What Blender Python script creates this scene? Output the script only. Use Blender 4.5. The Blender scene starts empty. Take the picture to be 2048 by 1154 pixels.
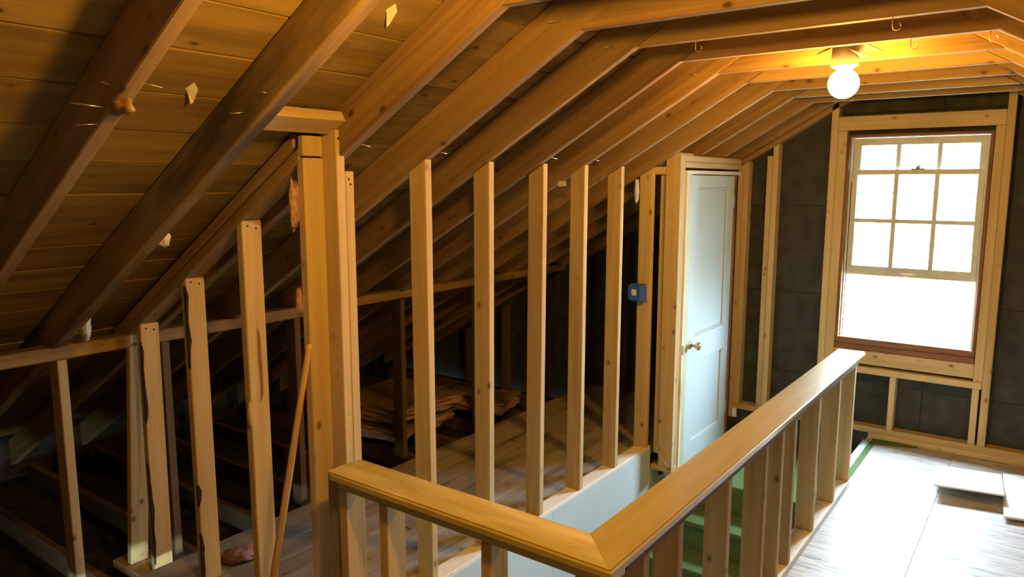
import bpy, bmesh, math, random
from mathutils import Vector, Matrix, Euler, noise

random.seed(7)
S = bpy.context.scene
COL = S.collection
FLOOR = 1.755            # everything below is written with the eye at z = 0; lifted by FLOOR at the end

# ------------------------------------------------------------------ camera, sky, exposure
cam_d = bpy.data.cameras.new('camera')
cam = bpy.data.objects.new('camera', cam_d); COL.objects.link(cam)
cam_d.sensor_fit = 'HORIZONTAL'; cam_d.sensor_width = 36.0
cam_d.lens = 1476.74 / 2048 * 36.0
cam_d.clip_start = 0.02
cam.rotation_euler = Euler((math.radians(90 - 8.194), math.radians(-0.016), math.radians(36.41)), 'XYZ')
cam.location = (0, 0, 0)
S.camera = cam

SKY = 58.0
BULB1 = 580.0
BULB2 = 540.0
EXPOSURE = 0.0
w = bpy.data.worlds.new('overcast_sky'); S.world = w; w.use_nodes = True
nt = w.node_tree; bg = nt.nodes['Background']
bg.inputs[0].default_value = (0.72, 0.94, 1.12, 1)
# overcast sky: the zenith three times as bright as the horizon, all the way round
_tc = nt.nodes.new('ShaderNodeTexCoord'); _sx = nt.nodes.new('ShaderNodeSeparateXYZ')
_mr = nt.nodes.new('ShaderNodeMapRange'); _mr.inputs['From Min'].default_value = 0; _mr.inputs['From Max'].default_value = 1
_mr.inputs['To Min'].default_value = SKY; _mr.inputs['To Max'].default_value = SKY * 3
nt.links.new(_tc.outputs['Generated'], _sx.inputs[0]); nt.links.new(_sx.outputs['Z'], _mr.inputs['Value'])
nt.links.new(_mr.outputs[0], bg.inputs[1])
S.view_settings.view_transform = 'Standard'; S.view_settings.look = 'None'
S.view_settings.gamma = 1.0; S.view_settings.use_curve_mapping = False
S.view_settings.exposure = EXPOSURE
S.cycles.max_bounces = 8; S.cycles.diffuse_bounces = 4
S.cycles.transparent_max_bounces = 12

# portal: guides the sampling of the daylight through the real window
pl = bpy.data.lights.new('window_daylight', 'AREA'); pl.shape = 'RECTANGLE'; pl.size = 0.84; pl.size_y = 1.40
plo = bpy.data.objects.new('window_daylight', pl); COL.objects.link(plo)
plo.location = (-0.77, 5.66, -0.385); plo.rotation_euler = (math.radians(-90), 0, 0)
pl.cycles.is_portal = True

# ------------------------------------------------------------------ materials
def new_mat(name):
    m = bpy.data.materials.new(name); m.use_nodes = True
    return m, m.node_tree.nodes, m.node_tree.links, m.node_tree.nodes['Principled BSDF']

def ramp(N, stops):
    r = N.new('ShaderNodeValToRGB')
    el = r.color_ramp.elements
    while len(el) > 1: el.remove(el[-1])
    el[0].position = stops[0][0]; el[0].color = (*stops[0][1], 1)
    for p, c in stops[1:]:
        e = el.new(p); e.color = (*c, 1)
    return r

def wood(name, dark, light, knot=(0.12, 0.05, 0.02), rough=0.75, grain=1.0, spread=0.35, knots=True, stain=0.0,
         stain_col=(0.03, 0.025, 0.02), coat=0.0, bump=0.25):
    m, N, L, B = new_mat(name)
    tc = N.new('ShaderNodeTexCoord'); oi = N.new('ShaderNodeObjectInfo')
    off = N.new('ShaderNodeVectorMath'); off.operation = 'SCALE'
    cmb = N.new('ShaderNodeCombineXYZ')
    for i in range(3): L.new(oi.outputs['Random'], cmb.inputs[i])
    L.new(cmb.outputs[0], off.inputs[0]); off.inputs['Scale'].default_value = 53.0
    add = N.new('ShaderNodeVectorMath'); add.operation = 'ADD'
    L.new(tc.outputs['Object'], add.inputs[0]); L.new(off.outputs[0], add.inputs[1])
    def mapped(s):
        mp = N.new('ShaderNodeMapping'); mp.inputs['Scale'].default_value = s
        L.new(add.outputs[0], mp.inputs[0]); return mp
    n1 = N.new('ShaderNodeTexNoise'); n1.inputs['Scale'].default_value = 1.0; n1.inputs['Detail'].default_value = 5
    n1.inputs['Distortion'].default_value = 0.6
    L.new(mapped((26 * grain, 26 * grain, 1.1)).outputs[0], n1.inputs['Vector'])
    n2 = N.new('ShaderNodeTexNoise'); n2.inputs['Scale'].default_value = 1.0; n2.inputs['Detail'].default_value = 3
    L.new(mapped((120 * grain, 120 * grain, 2.5)).outputs[0], n2.inputs['Vector'])
    n3 = N.new('ShaderNodeTexNoise'); n3.inputs['Scale'].default_value = 1.0; n3.inputs['Detail'].default_value = 2
    L.new(mapped((5, 5, 1.6)).outputs[0], n3.inputs['Vector'])
    m1 = N.new('ShaderNodeMath'); m1.operation = 'MULTIPLY_ADD'
    L.new(n2.outputs['Fac'], m1.inputs[0]); m1.inputs[1].default_value = 0.35
    L.new(n1.outputs['Fac'], m1.inputs[2])
    m2 = N.new('ShaderNodeMath'); m2.operation = 'MULTIPLY_ADD'
    L.new(n3.outputs['Fac'], m2.inputs[0]); m2.inputs[1].default_value = 0.45
    L.new(m1.outputs[0], m2.inputs[2])
    m3 = N.new('ShaderNodeMath'); m3.operation = 'MULTIPLY_ADD'
    L.new(oi.outputs['Random'], m3.inputs[0]); m3.inputs[1].default_value = spread
    L.new(m2.outputs[0], m3.inputs[2])
    lo = 0.62; hi = 1.12 + spread
    mid = tuple((a + b) / 2 for a, b in zip(dark, light))
    mr = N.new('ShaderNodeMapRange'); mr.inputs['From Min'].default_value = lo; mr.inputs['From Max'].default_value = hi
    L.new(m3.outputs[0], mr.inputs['Value'])
    r = ramp(N, [(0.0, dark), (0.5, mid), (1.0, light)])
    L.new(mr.outputs[0], r.inputs[0])
    out = r.outputs[0]
    if knots:
        v = N.new('ShaderNodeTexVoronoi'); v.inputs['Scale'].default_value = 1.0; v.feature = 'F1'
        L.new(mapped((13, 13, 8.0)).outputs[0], v.inputs['Vector'])
        kr = ramp(N, [(0.0, (1, 1, 1)), (0.09, (0.85,) * 3), (0.13, (0.25,) * 3), (0.24, (0, 0, 0))])
        L.new(v.outputs['Distance'], kr.inputs[0])
        sep = N.new('ShaderNodeSeparateColor'); L.new(v.outputs['Color'], sep.inputs[0])
        gt = N.new('ShaderNodeMath'); gt.operation = 'GREATER_THAN'; gt.inputs[1].default_value = 0.50
        L.new(sep.outputs[0], gt.inputs[0])
        km = N.new('ShaderNodeMath'); km.operation = 'MULTIPLY'
        L.new(kr.outputs[0], km.inputs[0]); L.new(gt.outputs[0], km.inputs[1])
        mx = N.new('ShaderNodeMixRGB'); mx.inputs[2].default_value = (*knot, 1)
        L.new(km.outputs[0], mx.inputs[0]); L.new(out, mx.inputs[1]); out = mx.outputs[0]
    if stain > 0:
        n4 = N.new('ShaderNodeTexNoise'); n4.inputs['Scale'].default_value = 1.0; n4.inputs['Detail'].default_value = 6
        L.new(mapped((9, 9, 1.8)).outputs[0], n4.inputs['Vector'])
        sr = ramp(N, [(0.60 - 0.25 * stain, (0, 0, 0)), (0.78 - 0.15 * stain, (0.85,) * 3)])
        L.new(n4.outputs['Fac'], sr.inputs[0])
        mx = N.new('ShaderNodeMixRGB'); mx.inputs[2].default_value = (*stain_col, 1)
        L.new(sr.outputs[0], mx.inputs[0]); L.new(out, mx.inputs[1]); out = mx.outputs[0]
    L.new(out, B.inputs['Base Color'])
    B.inputs['Roughness'].default_value = rough
    B.inputs['Specular IOR Level'].default_value = 0.3
    if coat: B.inputs['Coat Weight'].default_value = coat; B.inputs['Coat Roughness'].default_value = 0.22
    bp = N.new('ShaderNodeBump'); bp.inputs['Strength'].default_value = bump; bp.inputs['Distance'].default_value = 0.002
    L.new(m2.outputs[0], bp.inputs['Height']); L.new(bp.outputs[0], B.inputs['Normal'])
    return m

def plain(name, col, rough=0.6, metal=0.0, var=0.06, scale=30.0, spec=0.4, bump=0.0):
    m, N, L, B = new_mat(name)
    tc = N.new('ShaderNodeTexCoord')
    n = N.new('ShaderNodeTexNoise'); n.inputs['Scale'].default_value = scale; n.inputs['Detail'].default_value = 5
    L.new(tc.outputs['Object'], n.inputs['Vector'])
    r = ramp(N, [(0.25, tuple(max(0, c * (1 - var * 2)) for c in col)), (0.75, tuple(min(1, c * (1 + var)) for c in col))])
    L.new(n.outputs['Fac'], r.inputs[0]); L.new(r.outputs[0], B.inputs['Base Color'])
    B.inputs['Roughness'].default_value = rough; B.inputs['Metallic'].default_value = metal
    B.inputs['Specular IOR Level'].default_value = spec
    if bump:
        bp = N.new('ShaderNodeBump'); bp.inputs['Strength'].default_value = bump; bp.inputs['Distance'].default_value = 0.004
        L.new(n.outputs['Fac'], bp.inputs['Height']); L.new(bp.outputs[0], B.inputs['Normal'])
    return m

M = {}
M['stud'] = wood('pine_stud', (0.394, 0.258, 0.090), (0.623, 0.476, 0.246), knot=(0.164, 0.074, 0.025))
M['rafter'] = wood('rafter_lumber', (0.152, 0.079, 0.023), (0.370, 0.238, 0.092), knot=(0.066, 0.026, 0.010), rough=0.8)
M['stained_rafter'] = wood('stained_rafter_lumber', (0.152, 0.083, 0.026), (0.356, 0.238, 0.092), knot=(0.053, 0.020, 0.008), rough=0.8, stain=1.0)
M['sheathing'] = wood('roof_board', (0.139, 0.079, 0.017), (0.383, 0.257, 0.073), knot=(0.046, 0.020, 0.008), rough=0.85, spread=0.45, stain=0.25,
                      stain_col=(0.09, 0.05, 0.02), grain=0.7)
M['attic_board'] = wood('attic_floor_board', (0.232, 0.199, 0.165), (0.450, 0.405, 0.360), rough=0.8, stain=0.2, stain_col=(0.075, 0.056, 0.038))
M['shaded_lumber'] = wood('shade_dark_lumber', (0.098, 0.056, 0.024), (0.188, 0.112, 0.053), rough=0.85)  # darker copy of the lumber, the gloom of the eave put into its colour
M['white_edge'] = wood('pale_sole_lumber', (0.70, 0.64, 0.56), (0.86, 0.82, 0.75), stain=0.12, stain_col=(0.25, 0.19, 0.12))
M['rail'] = wood('varnished_rail', (0.328, 0.243, 0.051), (0.508, 0.421, 0.122), knot=(0.246, 0.115, 0.033), rough=0.35, knots=False, grain=0.7, coat=1.0, bump=0.12)
M['rail_worn'] = wood('worn_varnished_rail', (0.312, 0.234, 0.051), (0.459, 0.374, 0.103), rough=0.42, knots=False, grain=0.7, coat=0.2, bump=0.1, stain=0.62, stain_col=(0.689, 0.590, 0.328))
M['rail_shaded'] = wood('shaded_rail_lumber', (0.120, 0.064, 0.030), (0.195, 0.112, 0.056), rough=0.7, knots=False)  # rail wood darkened, standing in for the shadow under the long rail
M['jamb'] = wood('stained_jamb', (0.150, 0.064, 0.026), (0.270, 0.128, 0.060), rough=0.7, stain=0.35, stain_col=(0.045, 0.030, 0.026))
M['floor'] = None
M['backing'] = plain('dark_fibreboard', (0.056, 0.057, 0.048), 0.95, var=0.22, scale=9, spec=0.1, bump=0.15)
M['felt'] = plain('roof_felt', (0.03, 0.028, 0.025), 0.95, spec=0.1)
M['blue_wall'] = plain('pale_blue_drywall', (0.541, 0.640, 0.656), 0.8, var=0.015, scale=4, spec=0.2)
M['door'] = plain('pale_door_paint', (0.525, 0.631, 0.648), 0.45, var=0.015, scale=5)
M['cream'] = plain('cream_paint', (0.541, 0.508, 0.295), 0.5, var=0.04, scale=12)
M['sash'] = plain('sash_paint', (0.55, 0.58, 0.50), 0.5, var=0.05, scale=15)
M['brass'] = plain('aged_brass', (0.75, 0.62, 0.36), 0.25, 1.0, var=0.05)
M['steel'] = plain('galvanized_steel', (0.20, 0.21, 0.19), 0.5, 0.3, var=0.12, scale=40)
M['nail'] = plain('bright_nail', (0.75, 0.68, 0.5), 0.35, 1.0)
M['rust'] = plain('reddish_torn_board', (0.22, 0.10, 0.055), 0.8, var=0.15)
M['carpet'] = plain('green_carpet', (0.10, 0.165, 0.06), 0.95, var=0.3, scale=180, spec=0.1, bump=0.6)
M['blue_plastic'] = plain('blue_plastic', (0.035, 0.14, 0.72), 0.35, var=0.05)
M['sticker'] = plain('sticker_paper', (0.75, 0.74, 0.68), 0.6)
M['sticker_grey'] = plain('sticker_grey_print', (0.36, 0.35, 0.31), 0.6, var=0.15, scale=900)
M['cardboard'] = plain('white_card', (0.80, 0.78, 0.72), 0.8, var=0.03, scale=6, spec=0.2)
M['pink'] = plain('pink_fibreglass', (0.465, 0.285, 0.255), 0.95, var=0.25, scale=60, spec=0.05, bump=0.8)
M['kraft'] = plain('kraft_paper', (0.225, 0.150, 0.075), 0.8, var=0.12, scale=12, spec=0.2)
M['bark'] = plain('bark', (0.05, 0.032, 0.02), 0.95, var=0.3, scale=80, spec=0.1, bump=0.8)
M['stick'] = wood('stick_wood', (0.56, 0.34, 0.10), (0.72, 0.48, 0.18), rough=0.4, knots=False, coat=0.2)
M['plastic_scrap'] = plain('white_plastic_film', (0.55, 0.56, 0.6), 0.4)
M['wire'] = plain('white_wire', (0.8, 0.8, 0.75), 0.4)
M['ground'] = plain('pale_ground', (0.45, 0.47, 0.42), 0.95, var=0.1, scale=0.4)
M['siding'] = plain('pale_siding', (0.7, 0.72, 0.7), 0.8)
M['roofing'] = plain('grey_roofing', (0.25, 0.27, 0.24), 0.9)
M['lath'] = plain('shade_dark_lath', (0.05, 0.042, 0.03), 0.95, var=0.3, scale=14, spec=0.1, bump=0.4)  # near-black so the eave reads as unlit; shade painted into the colour

def bulb_mat(name, strength):
    m, N, L, B = new_mat(name)
    B.inputs['Base Color'].default_value = (1, 0.95, 0.85, 1)
    B.inputs['Emission Color'].default_value = (1.0, 0.50, 0.07, 1)
    B.inputs['Emission Strength'].default_value = strength
    return m
M['bulb1'] = bulb_mat('lit_bulb', BULB1)
M['bulb2'] = bulb_mat('lit_bulb_near', BULB2)

def glass_mat():
    m, N, L, B = new_mat('window_glass')
    N.remove(B)
    t = N.new('ShaderNodeBsdfTransparent'); t.inputs[0].default_value = (0.93, 0.96, 0.96, 1)
    g = N.new('ShaderNodeBsdfGlossy'); g.inputs['Roughness'].default_value = 0.03
    f = N.new('ShaderNodeFresnel'); f.inputs[0].default_value = 1.45
    mx = N.new('ShaderNodeMixShader')
    L.new(f.outputs[0], mx.inputs[0]); L.new(t.outputs[0], mx.inputs[1]); L.new(g.outputs[0], mx.inputs[2])
    L.new(mx.outputs[0], N['Material Output'].inputs[0])
    return m
M['glass'] = glass_mat()

def floor_mat():
    m, N, L, B = new_mat('worn_painted_plywood')
    tc = N.new('ShaderNodeTexCoord')
    def nz(scale, detail, rough=0.6):
        mp = N.new('ShaderNodeMapping'); mp.inputs['Scale'].default_value = scale
        L.new(tc.outputs['Object'], mp.inputs[0])
        n = N.new('ShaderNodeTexNoise'); n.inputs['Scale'].default_value = 1; n.inputs['Detail'].default_value = detail
        n.inputs['Roughness'].default_value = rough
        L.new(mp.outputs[0], n.inputs['Vector']); return n
    # panels have their length (local z) along x of the room
    g = nz((60, 60, 5), 5); r1 = ramp(N, [(0.3, (0.27, 0.25, 0.23)), (0.62, (0.50, 0.48, 0.45))])
    L.new(g.outputs['Fac'], r1.inputs[0])
    s = nz((38, 38, 7), 7, 0.7); r2 = ramp(N, [(0.53, (0, 0, 0)), (0.62, (0.9, 0.9, 0.9))])
    L.new(s.outputs['Fac'], r2.inputs[0])
    big = nz((3.2, 3.2, 2.2), 3); r3 = ramp(N, [(0.40, (0.1, 0.1, 0.1)), (0.58, (1, 1, 1))])
    L.new(big.outputs['Fac'], r3.inputs[0])
    mul = N.new('ShaderNodeMath'); mul.operation = 'MULTIPLY'
    L.new(r2.outputs[0], mul.inputs[0]); L.new(r3.outputs[0], mul.inputs[1])
    mx = N.new('ShaderNodeMixRGB'); mx.inputs[2].default_value = (0.075, 0.085, 0.11, 1)
    L.new(mul.outputs[0], mx.inputs[0]); L.new(r1.outputs[0], mx.inputs[1])
    L.new(mx.outputs[0], B.inputs['Base Color'])
    B.inputs['Roughness'].default_value = 0.55
    bp = N.new('ShaderNodeBump'); bp.inputs['Strength'].default_value = 0.2; bp.inputs['Distance'].default_value = 0.002
    L.new(g.outputs['Fac'], bp.inputs['Height']); L.new(bp.outputs[0], B.inputs['Normal'])
    return m
M['floor'] = floor_mat()

# ------------------------------------------------------------------ helpers
MW = {}
TOP = [cam, plo]

def put(name, me, mat, parent=None, W=Matrix.Identity(4), smooth=False):
    o = bpy.data.objects.new(name, me); COL.objects.link(o)
    if mat is not None and not me.materials: me.materials.append(mat)
    if smooth:
        for p in me.polygons: p.use_smooth = True
    MW[o] = W.copy()
    if parent is not None:
        o.parent = parent
        o.matrix_basis = MW[parent].inverted() @ W
    else:
        o.matrix_basis = W; TOP.append(o)
    return o

def thing(name, label, cat, loc=(0, 0, 0), group=None, kind=None):
    o = bpy.data.objects.new(name, None); COL.objects.link(o)
    o.empty_display_size = 0.1
    MW[o] = Matrix.Translation(loc); o.matrix_basis = MW[o]; TOP.append(o)
    o['label'] = label; o['category'] = cat
    if group: o['group'] = group
    if kind: o['kind'] = kind
    return o

def tag(o, label, cat, group=None, kind=None):
    o['label'] = label; o['category'] = cat
    if group: o['group'] = group
    if kind: o['kind'] = kind
    return o

def frame(origin, zdir, xhint):
    z = Vector(zdir).normalized(); x = Vector(xhint); x = (x - z * x.dot(z))
    if x.length < 1e-6: x = Vector((1, 0, 0)) if abs(z.x) < 0.9 else Vector((0, 1, 0)); x = x - z * x.dot(z)
    x.normalize(); y = z.cross(x)
    W = Matrix((x, y, z)).transposed().to_4x4(); W.translation = Vector(origin)
    return W

def hexa(name, c, mat, parent=None, bev=0.0025, seg=1):
    """c: 4 corners of one end (a loop), then the 4 matching corners of the other; length runs between the ends"""
    c = [Vector(p) for p in c]
    a = sum(c[:4], Vector()) / 4; b = sum(c[4:], Vector()) / 4
    W = frame(a, b - a, c[1] - c[0]); Wi = W.inverted()
    bm = bmesh.new(); v = [bm.verts.new(Wi @ p) for p in c]
    for f in ((0, 1, 2, 3), (7, 6, 5, 4), (0, 4, 5, 1), (1, 5, 6, 2), (2, 6, 7, 3), (3, 7, 4, 0)):
        bm.faces.new([v[i] for i in f])
    bmesh.ops.recalc_face_normals(bm, faces=bm.faces)
    if bev: bmesh.ops.bevel(bm, geom=list(bm.edges), offset=bev, segments=seg, affect='EDGES', profile=0.6)
    me = bpy.data.meshes.new(name); bm.to_mesh(me); bm.free()
    return put(name, me, mat, parent, W)

def corners(x0, x1, y0, y1, z0, z1, ax):
    if ax == 'z':
        return [(x0, y0, z0), (x1, y0, z0), (x1, y1, z0), (x0, y1, z0), (x0, y0, z1), (x1, y0, z1), (x1, y1, z1), (x0, y1, z1)]
    if ax == 'x':
        return [(x0, y0, z0), (x0, y1, z0), (x0, y1, z1), (x0, y0, z1), (x1, y0, z0), (x1, y1, z0), (x1, y1, z1), (x1, y0, z1)]
    return [(x0, y0, z0), (x1, y0, z0), (x1, y0, z1), (x0, y0, z1), (x0, y1, z0), (x1, y1, z0), (x1, y1, z1), (x0, y1, z1)]

def box(name, x0, x1, y0, y1, z0, z1, mat, parent=None, ax='z', bev=0.0025, seg=1):
    return hexa(name, corners(x0, x1, y0, y1, z0, z1, ax), mat, parent, bev, seg)

def multi(name, boxes, mat, parent=None, origin=None, bev=0.002):
    """several boxes of one part joined into one mesh"""
    org = Vector(origin) if origin else Vector(((boxes[0][0] + boxes[0][1]) / 2, (boxes[0][2] + boxes[0][3]) / 2, boxes[0][4]))
    bm = bmesh.new()
    for b in boxes:
        t = bmesh.new(); v = [t.verts.new(Vector(p) - org) for p in corners(*b, 'z')]
        for f in ((0, 1, 2, 3), (7, 6, 5, 4), (0, 4, 5, 1), (1, 5, 6, 2), (2, 6, 7, 3), (3, 7, 4, 0)):
            t.faces.new([v[i] for i in f])
        bmesh.ops.recalc_face_normals(t, faces=t.faces)
        if bev: bmesh.ops.bevel(t, geom=list(t.edges), offset=bev, segments=1, affect='EDGES')
        me = bpy.data.meshes.new('t'); t.to_mesh(me); t.free(); bm.from_mesh(me); bpy.data.meshes.remove(me)
    me = bpy.data.meshes.new(name); bm.to_mesh(me); bm.free()
    return put(name, me, mat, parent, Matrix.Translation(org))

def lathe(name, prof, mat, parent, W, n=24):
    """prof: (radius, height) pairs, turned about the local z axis"""
    bm = bmesh.new(); rings = []
    for r, z in prof:
        if r < 1e-5: rings.append([bm.verts.new((0, 0, z))])
        else: rings.append([bm.verts.new((r * math.cos(2 * math.pi * i / n), r * math.sin(2 * math.pi * i / n), z)) for i in range(n)])
    for a, b in zip(rings, rings[1:]):
        for i in range(n):
            j = (i + 1) % n
            if len(a) == 1: bm.faces.new((a[0], b[i], b[j]))
            elif len(b) == 1: bm.faces.new((a[i], a[j], b[0]))
            else: bm.faces.new((a[i], a[j], b[j], b[i]))
    for e in (rings[0], rings[-1]):
        if len(e) > 1: bm.faces.new(e)
    bmesh.ops.recalc_face_normals(bm, faces=bm.faces)
    me = bpy.data.meshes.new(name); bm.to_mesh(me); bm.free()
    for p in me.polygons: p.use_smooth = True
    return put(name, me, mat, parent, W)

def tube(name, pts, r, mat, parent=None, n=8):
    pts = [Vector(p) for p in pts]; org = pts[0]; bm = bmesh.new(); rings = []
    for k, p in enumerate(pts):
        d = (pts[min(k + 1, len(pts) - 1)] - pts[max(k - 1, 0)])
        F = frame(p - org, d, (0.3, 0.2, 1) if abs(d.normalized().z) < 0.9 else (1, 0, 0))
        rings.append([bm.verts.new(F @ Vector((r * math.cos(2 * math.pi * i / n), r * math.sin(2 * math.pi * i / n), 0))) for i in range(n)])
    for a, b in zip(rings, rings[1:]):
        for i in range(n): bm.faces.new((a[i], a[(i + 1) % n], b[(i + 1) % n], b[i]))
    bm.faces.new(rings[0]); bm.faces.new(rings[-1])
    bmesh.ops.recalc_face_normals(bm, faces=bm.faces)
    me = bpy.data.meshes.new(name); bm.to_mesh(me); bm.free()
    for p in me.polygons: p.use_smooth = True
    return put(name, me, mat, parent, Matrix.Translation(org))

def lump(name, center, size, mat, parent=None, amp=0.25, freq=2.2, sub=3, seed=0, boxy=1.0, rot=0.0):
    """an irregular soft lump; boxy > 1 squares it off"""
    bm = bmesh.new(); bmesh.ops.create_icosphere(bm, subdivisions=sub, radius=1)
    for v in bm.verts:
        p = v.co.copy()
        if boxy > 1:
            m = max(abs(p.x), abs(p.y), abs(p.z)); q = p / m
            p = p.lerp(q, (boxy - 1))
        k = 1 + amp * noise.noise(p * freq + Vector((seed * 7.3, seed * 3.1, seed)))
        v.co = Vector((p.x * size[0], p.y * size[1], p.z * size[2])) * k
    me = bpy.data.meshes.new(name); bm.to_mesh(me); bm.free()
    for p in me.polygons: p.use_smooth = True
    return put(name, me, mat, parent, Matrix.Translation(center) @ Matrix.Rotation(rot, 4, 'Z'))

def strip(name, pts, mat, parent, thick):
    """flat irregular piece: outline points in 3-D (roughly planar), given a thickness vector"""
    pts = [Vector(p) for p in pts]; org = pts[0]; t = Vector(thick); bm = bmesh.new()
    a = [bm.verts.new(p - org) for p in pts]; b = [bm.verts.new(p - org + t) for p in pts]
    bm.faces.new(a); bm.faces.new(b[::-1]); n = len(a)
    for i in range(n): bm.faces.new((a[i], a[(i + 1) % n], b[(i + 1) % n], b[i]))
    bmesh.ops.recalc_face_normals(bm, faces=bm.faces)
    me = bpy.data.meshes.new(name); bm.to_mesh(me); bm.free()
    return put(name, me, mat, parent, Matrix.Translation(org))

FZ = -1.755               # the floor
SL = 0.58                 # roof slope
TIE = 0.50                # underside of the collar ties
XK = -2.03                # room face of the knee wall
GY = 5.42                 # room face of the gable framing
XC = -0.77                # ridge line
def zu(x): return 0.093 + SL * (x - XK)          # underside of the left rafters
def mir(x): return 2 * XC - x
DR = 0.163                # rafter depth, measured plumb
XT = XK + (TIE - 0.093) / SL                       # where the tie meets the rafter

# ------------------------------------------------------------------ ceiling: roof boards, rafters, collar ties
ceiling = thing('ceiling', 'open rafter roof with bare boards and collar ties', 'roof', (XC, 2.0, 0.9), kind='structure')
RY = [(-1.60, -1.555), (-1.19, -1.145), (-0.78, -0.735), (-0.33, -0.285), (0.10, 0.145), (0.50, 0.545), (0.90, 0.944), (1.312, 1.368), (1.742, 1.787), (2.174, 2.214), (2.578, 2.617), (2.985, 3.024), (3.394, 3.433), (3.798, 3.837),
      (4.216, 4.255), (4.625, 4.664), (5.032, 5.071), (5.425, 5.464)]
rafters = {}
for k, (y0, y1) in enumerate(RY):
    mt = M['stained_rafter'] if k in (7,) else M['rafter']
    for side in (0, 1):
        f = (lambda x: x) if side == 0 else mir
        xa = -5.30 if side == 0 else -2.35
        xb = XC - 0.022
        j = random.uniform(-0.004, 0.004)
        c = []
        for x in (xa, xb):
            z = zu(x) + j
            c += [(f(x), y0, z), (f(x), y1, z), (f(x), y1, z + DR - j), (f(x), y0, z + DR - j)]
        r = hexa('rafter', c, mt, ceiling, 0.004)
        rafters[(k, side)] = r
    # collar tie, cut to sit under the pair of rafters
    if y0 > -0.4 and y0 < 5.3:
        th = 0.128
        x0, x1 = XT, XT + th / SL
        j = random.uniform(-0.004, 0.004)
        c = []
        for g, h in ((x0, x1), (mir(x0), mir(x1))):
            c += [(g, y0 + .001, TIE + j), (g, y1 - .001, TIE + j), (h, y1 - .001, TIE + th), (h, y0 + .001, TIE + th)]
        hexa('collar_tie', c, M['rafter'], ceiling, 0.003)
box('ridge_board', XC - 0.02, XC + 0.02, -2.0, 5.52, zu(XC) - 0.02, zu(XC) + DR, M['rafter'], ceiling, 'y')
# roof boards, each laid along the room over the rafters
for side in (0, 1):
    f = (lambda x: x) if side == 0 else mir
    k0, k1 = (-6, 21) if side == 0 else (-6, 5)
    for k in range(k0, k1):
        xh, xl = -1.717 - 0.165 * k, -1.717 - 0.165 * (k + 1)
        xh = min(xh, XC)
        joint = random.choice([RY[i][0] + 0.02 for i in (3, 5, 9, 11, 13, 15)])
        for y0, y1 in ((-2.0, joint), (joint, 5.52)):
            dz = random.uniform(0, 0.004); g = 0.0038; tw = random.uniform(-0.002, 0.002)
            c = []
            for y in (y0 + 0.001, y1 - 0.001):
                c += [(f(xl + g), y, zu(xl + g) + DR + dz + tw), (f(xh - g), y, zu(xh - g) + DR + dz),
                      (f(xh - g), y, zu(xh - g) + DR + 0.022), (f(xl + g), y, zu(xl + g) + DR + 0.022)]
            hexa('roof_board', c, M['sheathing'], ceiling, 0.0007)
    xe = -5.5 if side == 0 else -2.6
    hexa('roof_felt', [(f(xe), -2.1, zu(xe) + DR + .024), (f(XC), -2.1, zu(XC) + DR + .024), (f(XC), -2.1, zu(XC) + DR + .06), (f(xe), -2.1, zu(xe) + DR + .06),
                       (f(xe), 5.7, zu(xe) + DR + .024), (f(XC), 5.7, zu(XC) + DR + .024), (f(XC), 5.7, zu(XC) + DR + .06), (f(xe), 5.7, zu(xe) + DR + .06)], M['felt'], ceiling, 0)

box('soffit_board', -5.62, -5.46, -2.05, 5.52, -2.05, -1.62, M['lath'], ceiling, 'y', 0.002)  # takes the darkened lath colour to look shaded
# ------------------------------------------------------------------ floors
floor = thing('floor', 'worn whitish plywood floor of the attic room', 'floor', (0, 2, FZ), kind='structure')
XE = -0.945                               # edge of the stair opening
def panel(x0, x1, y0, y1): box('floor_panel', x0 + .0008, x1 - .0008, y0 + .0008, y1 - .0008, FZ - 0.02, FZ, M['floor'], floor, 'x', 0.0006)
panel(XE, -0.30, 1.60, 3.40); panel(XE, -0.42, 3.40, 4.74); panel(XE, -0.42, 4.74, 5.50)
panel(-0.42, 0.60, 3.40, 5.50)
panel(-0.30, 0.60, 1.60, 3.40)
panel(-2.03, -0.80, -2.0, 1.60); panel(-0.80, 0.60, -2.0, 1.60)
box('floor_joist', XE + 0.0, XE + 0.04, 1.64, 5.50, FZ - 0.26, FZ - 0.021, M['shaded_lumber'], floor, 'y')
box('floor_joist', -2.02, XE + 0.04, 1.575, 1.635, FZ - 0.26, FZ - 0.021, M['shaded_lumber'], floor, 'x')
box('carpet_edging', -0.905, -0.872, 4.50, 5.36, FZ + 0.0005, FZ + 0.006, M['carpet'], floor, 'y', 0.002)
floor['label'] = 'worn whitish plywood floor of the attic room'
box('painted_edging', -0.942, -0.907, 4.50, 5.34, FZ + 0.0005, FZ + 0.008, M['blue_wall'], floor, 'y', 0.002)
strip('carpet_scrap', [(-0.90, 5.30, FZ + .001), (-0.72, 5.36, FZ + .001), (-0.62, 5.395, FZ + .001), (-0.74, 5.405, FZ + .001), (-0.90, 5.40, FZ + .001)], M['carpet'], floor, (0, 0, 0.012))

attic_floor = thing('floor_1', 'dim plank floor of the eave behind the stud wall', 'floor', (-2.7, 2, FZ), kind='structure')
xs = -2.035
ws = [0.09, 0.135, 0.135, 0.135, 0.135, 0.135, 0.135, 0.135, 0.135]
for i, wd in enumerate(ws):
    jt = random.uniform(0.6, 4.2)
    for y0, y1 in ((-2.0, jt), (jt, 5.5)):
        z = FZ - random.uniform(0, 0.004)
        box('plank', xs - wd + 0.0025, xs - 0.0025, y0 + .001, y1 - .001, z - 0.02, z, M['attic_board'], attic_floor, 'y', 0.002)
    xs -= wd
X_END = xs
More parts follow.
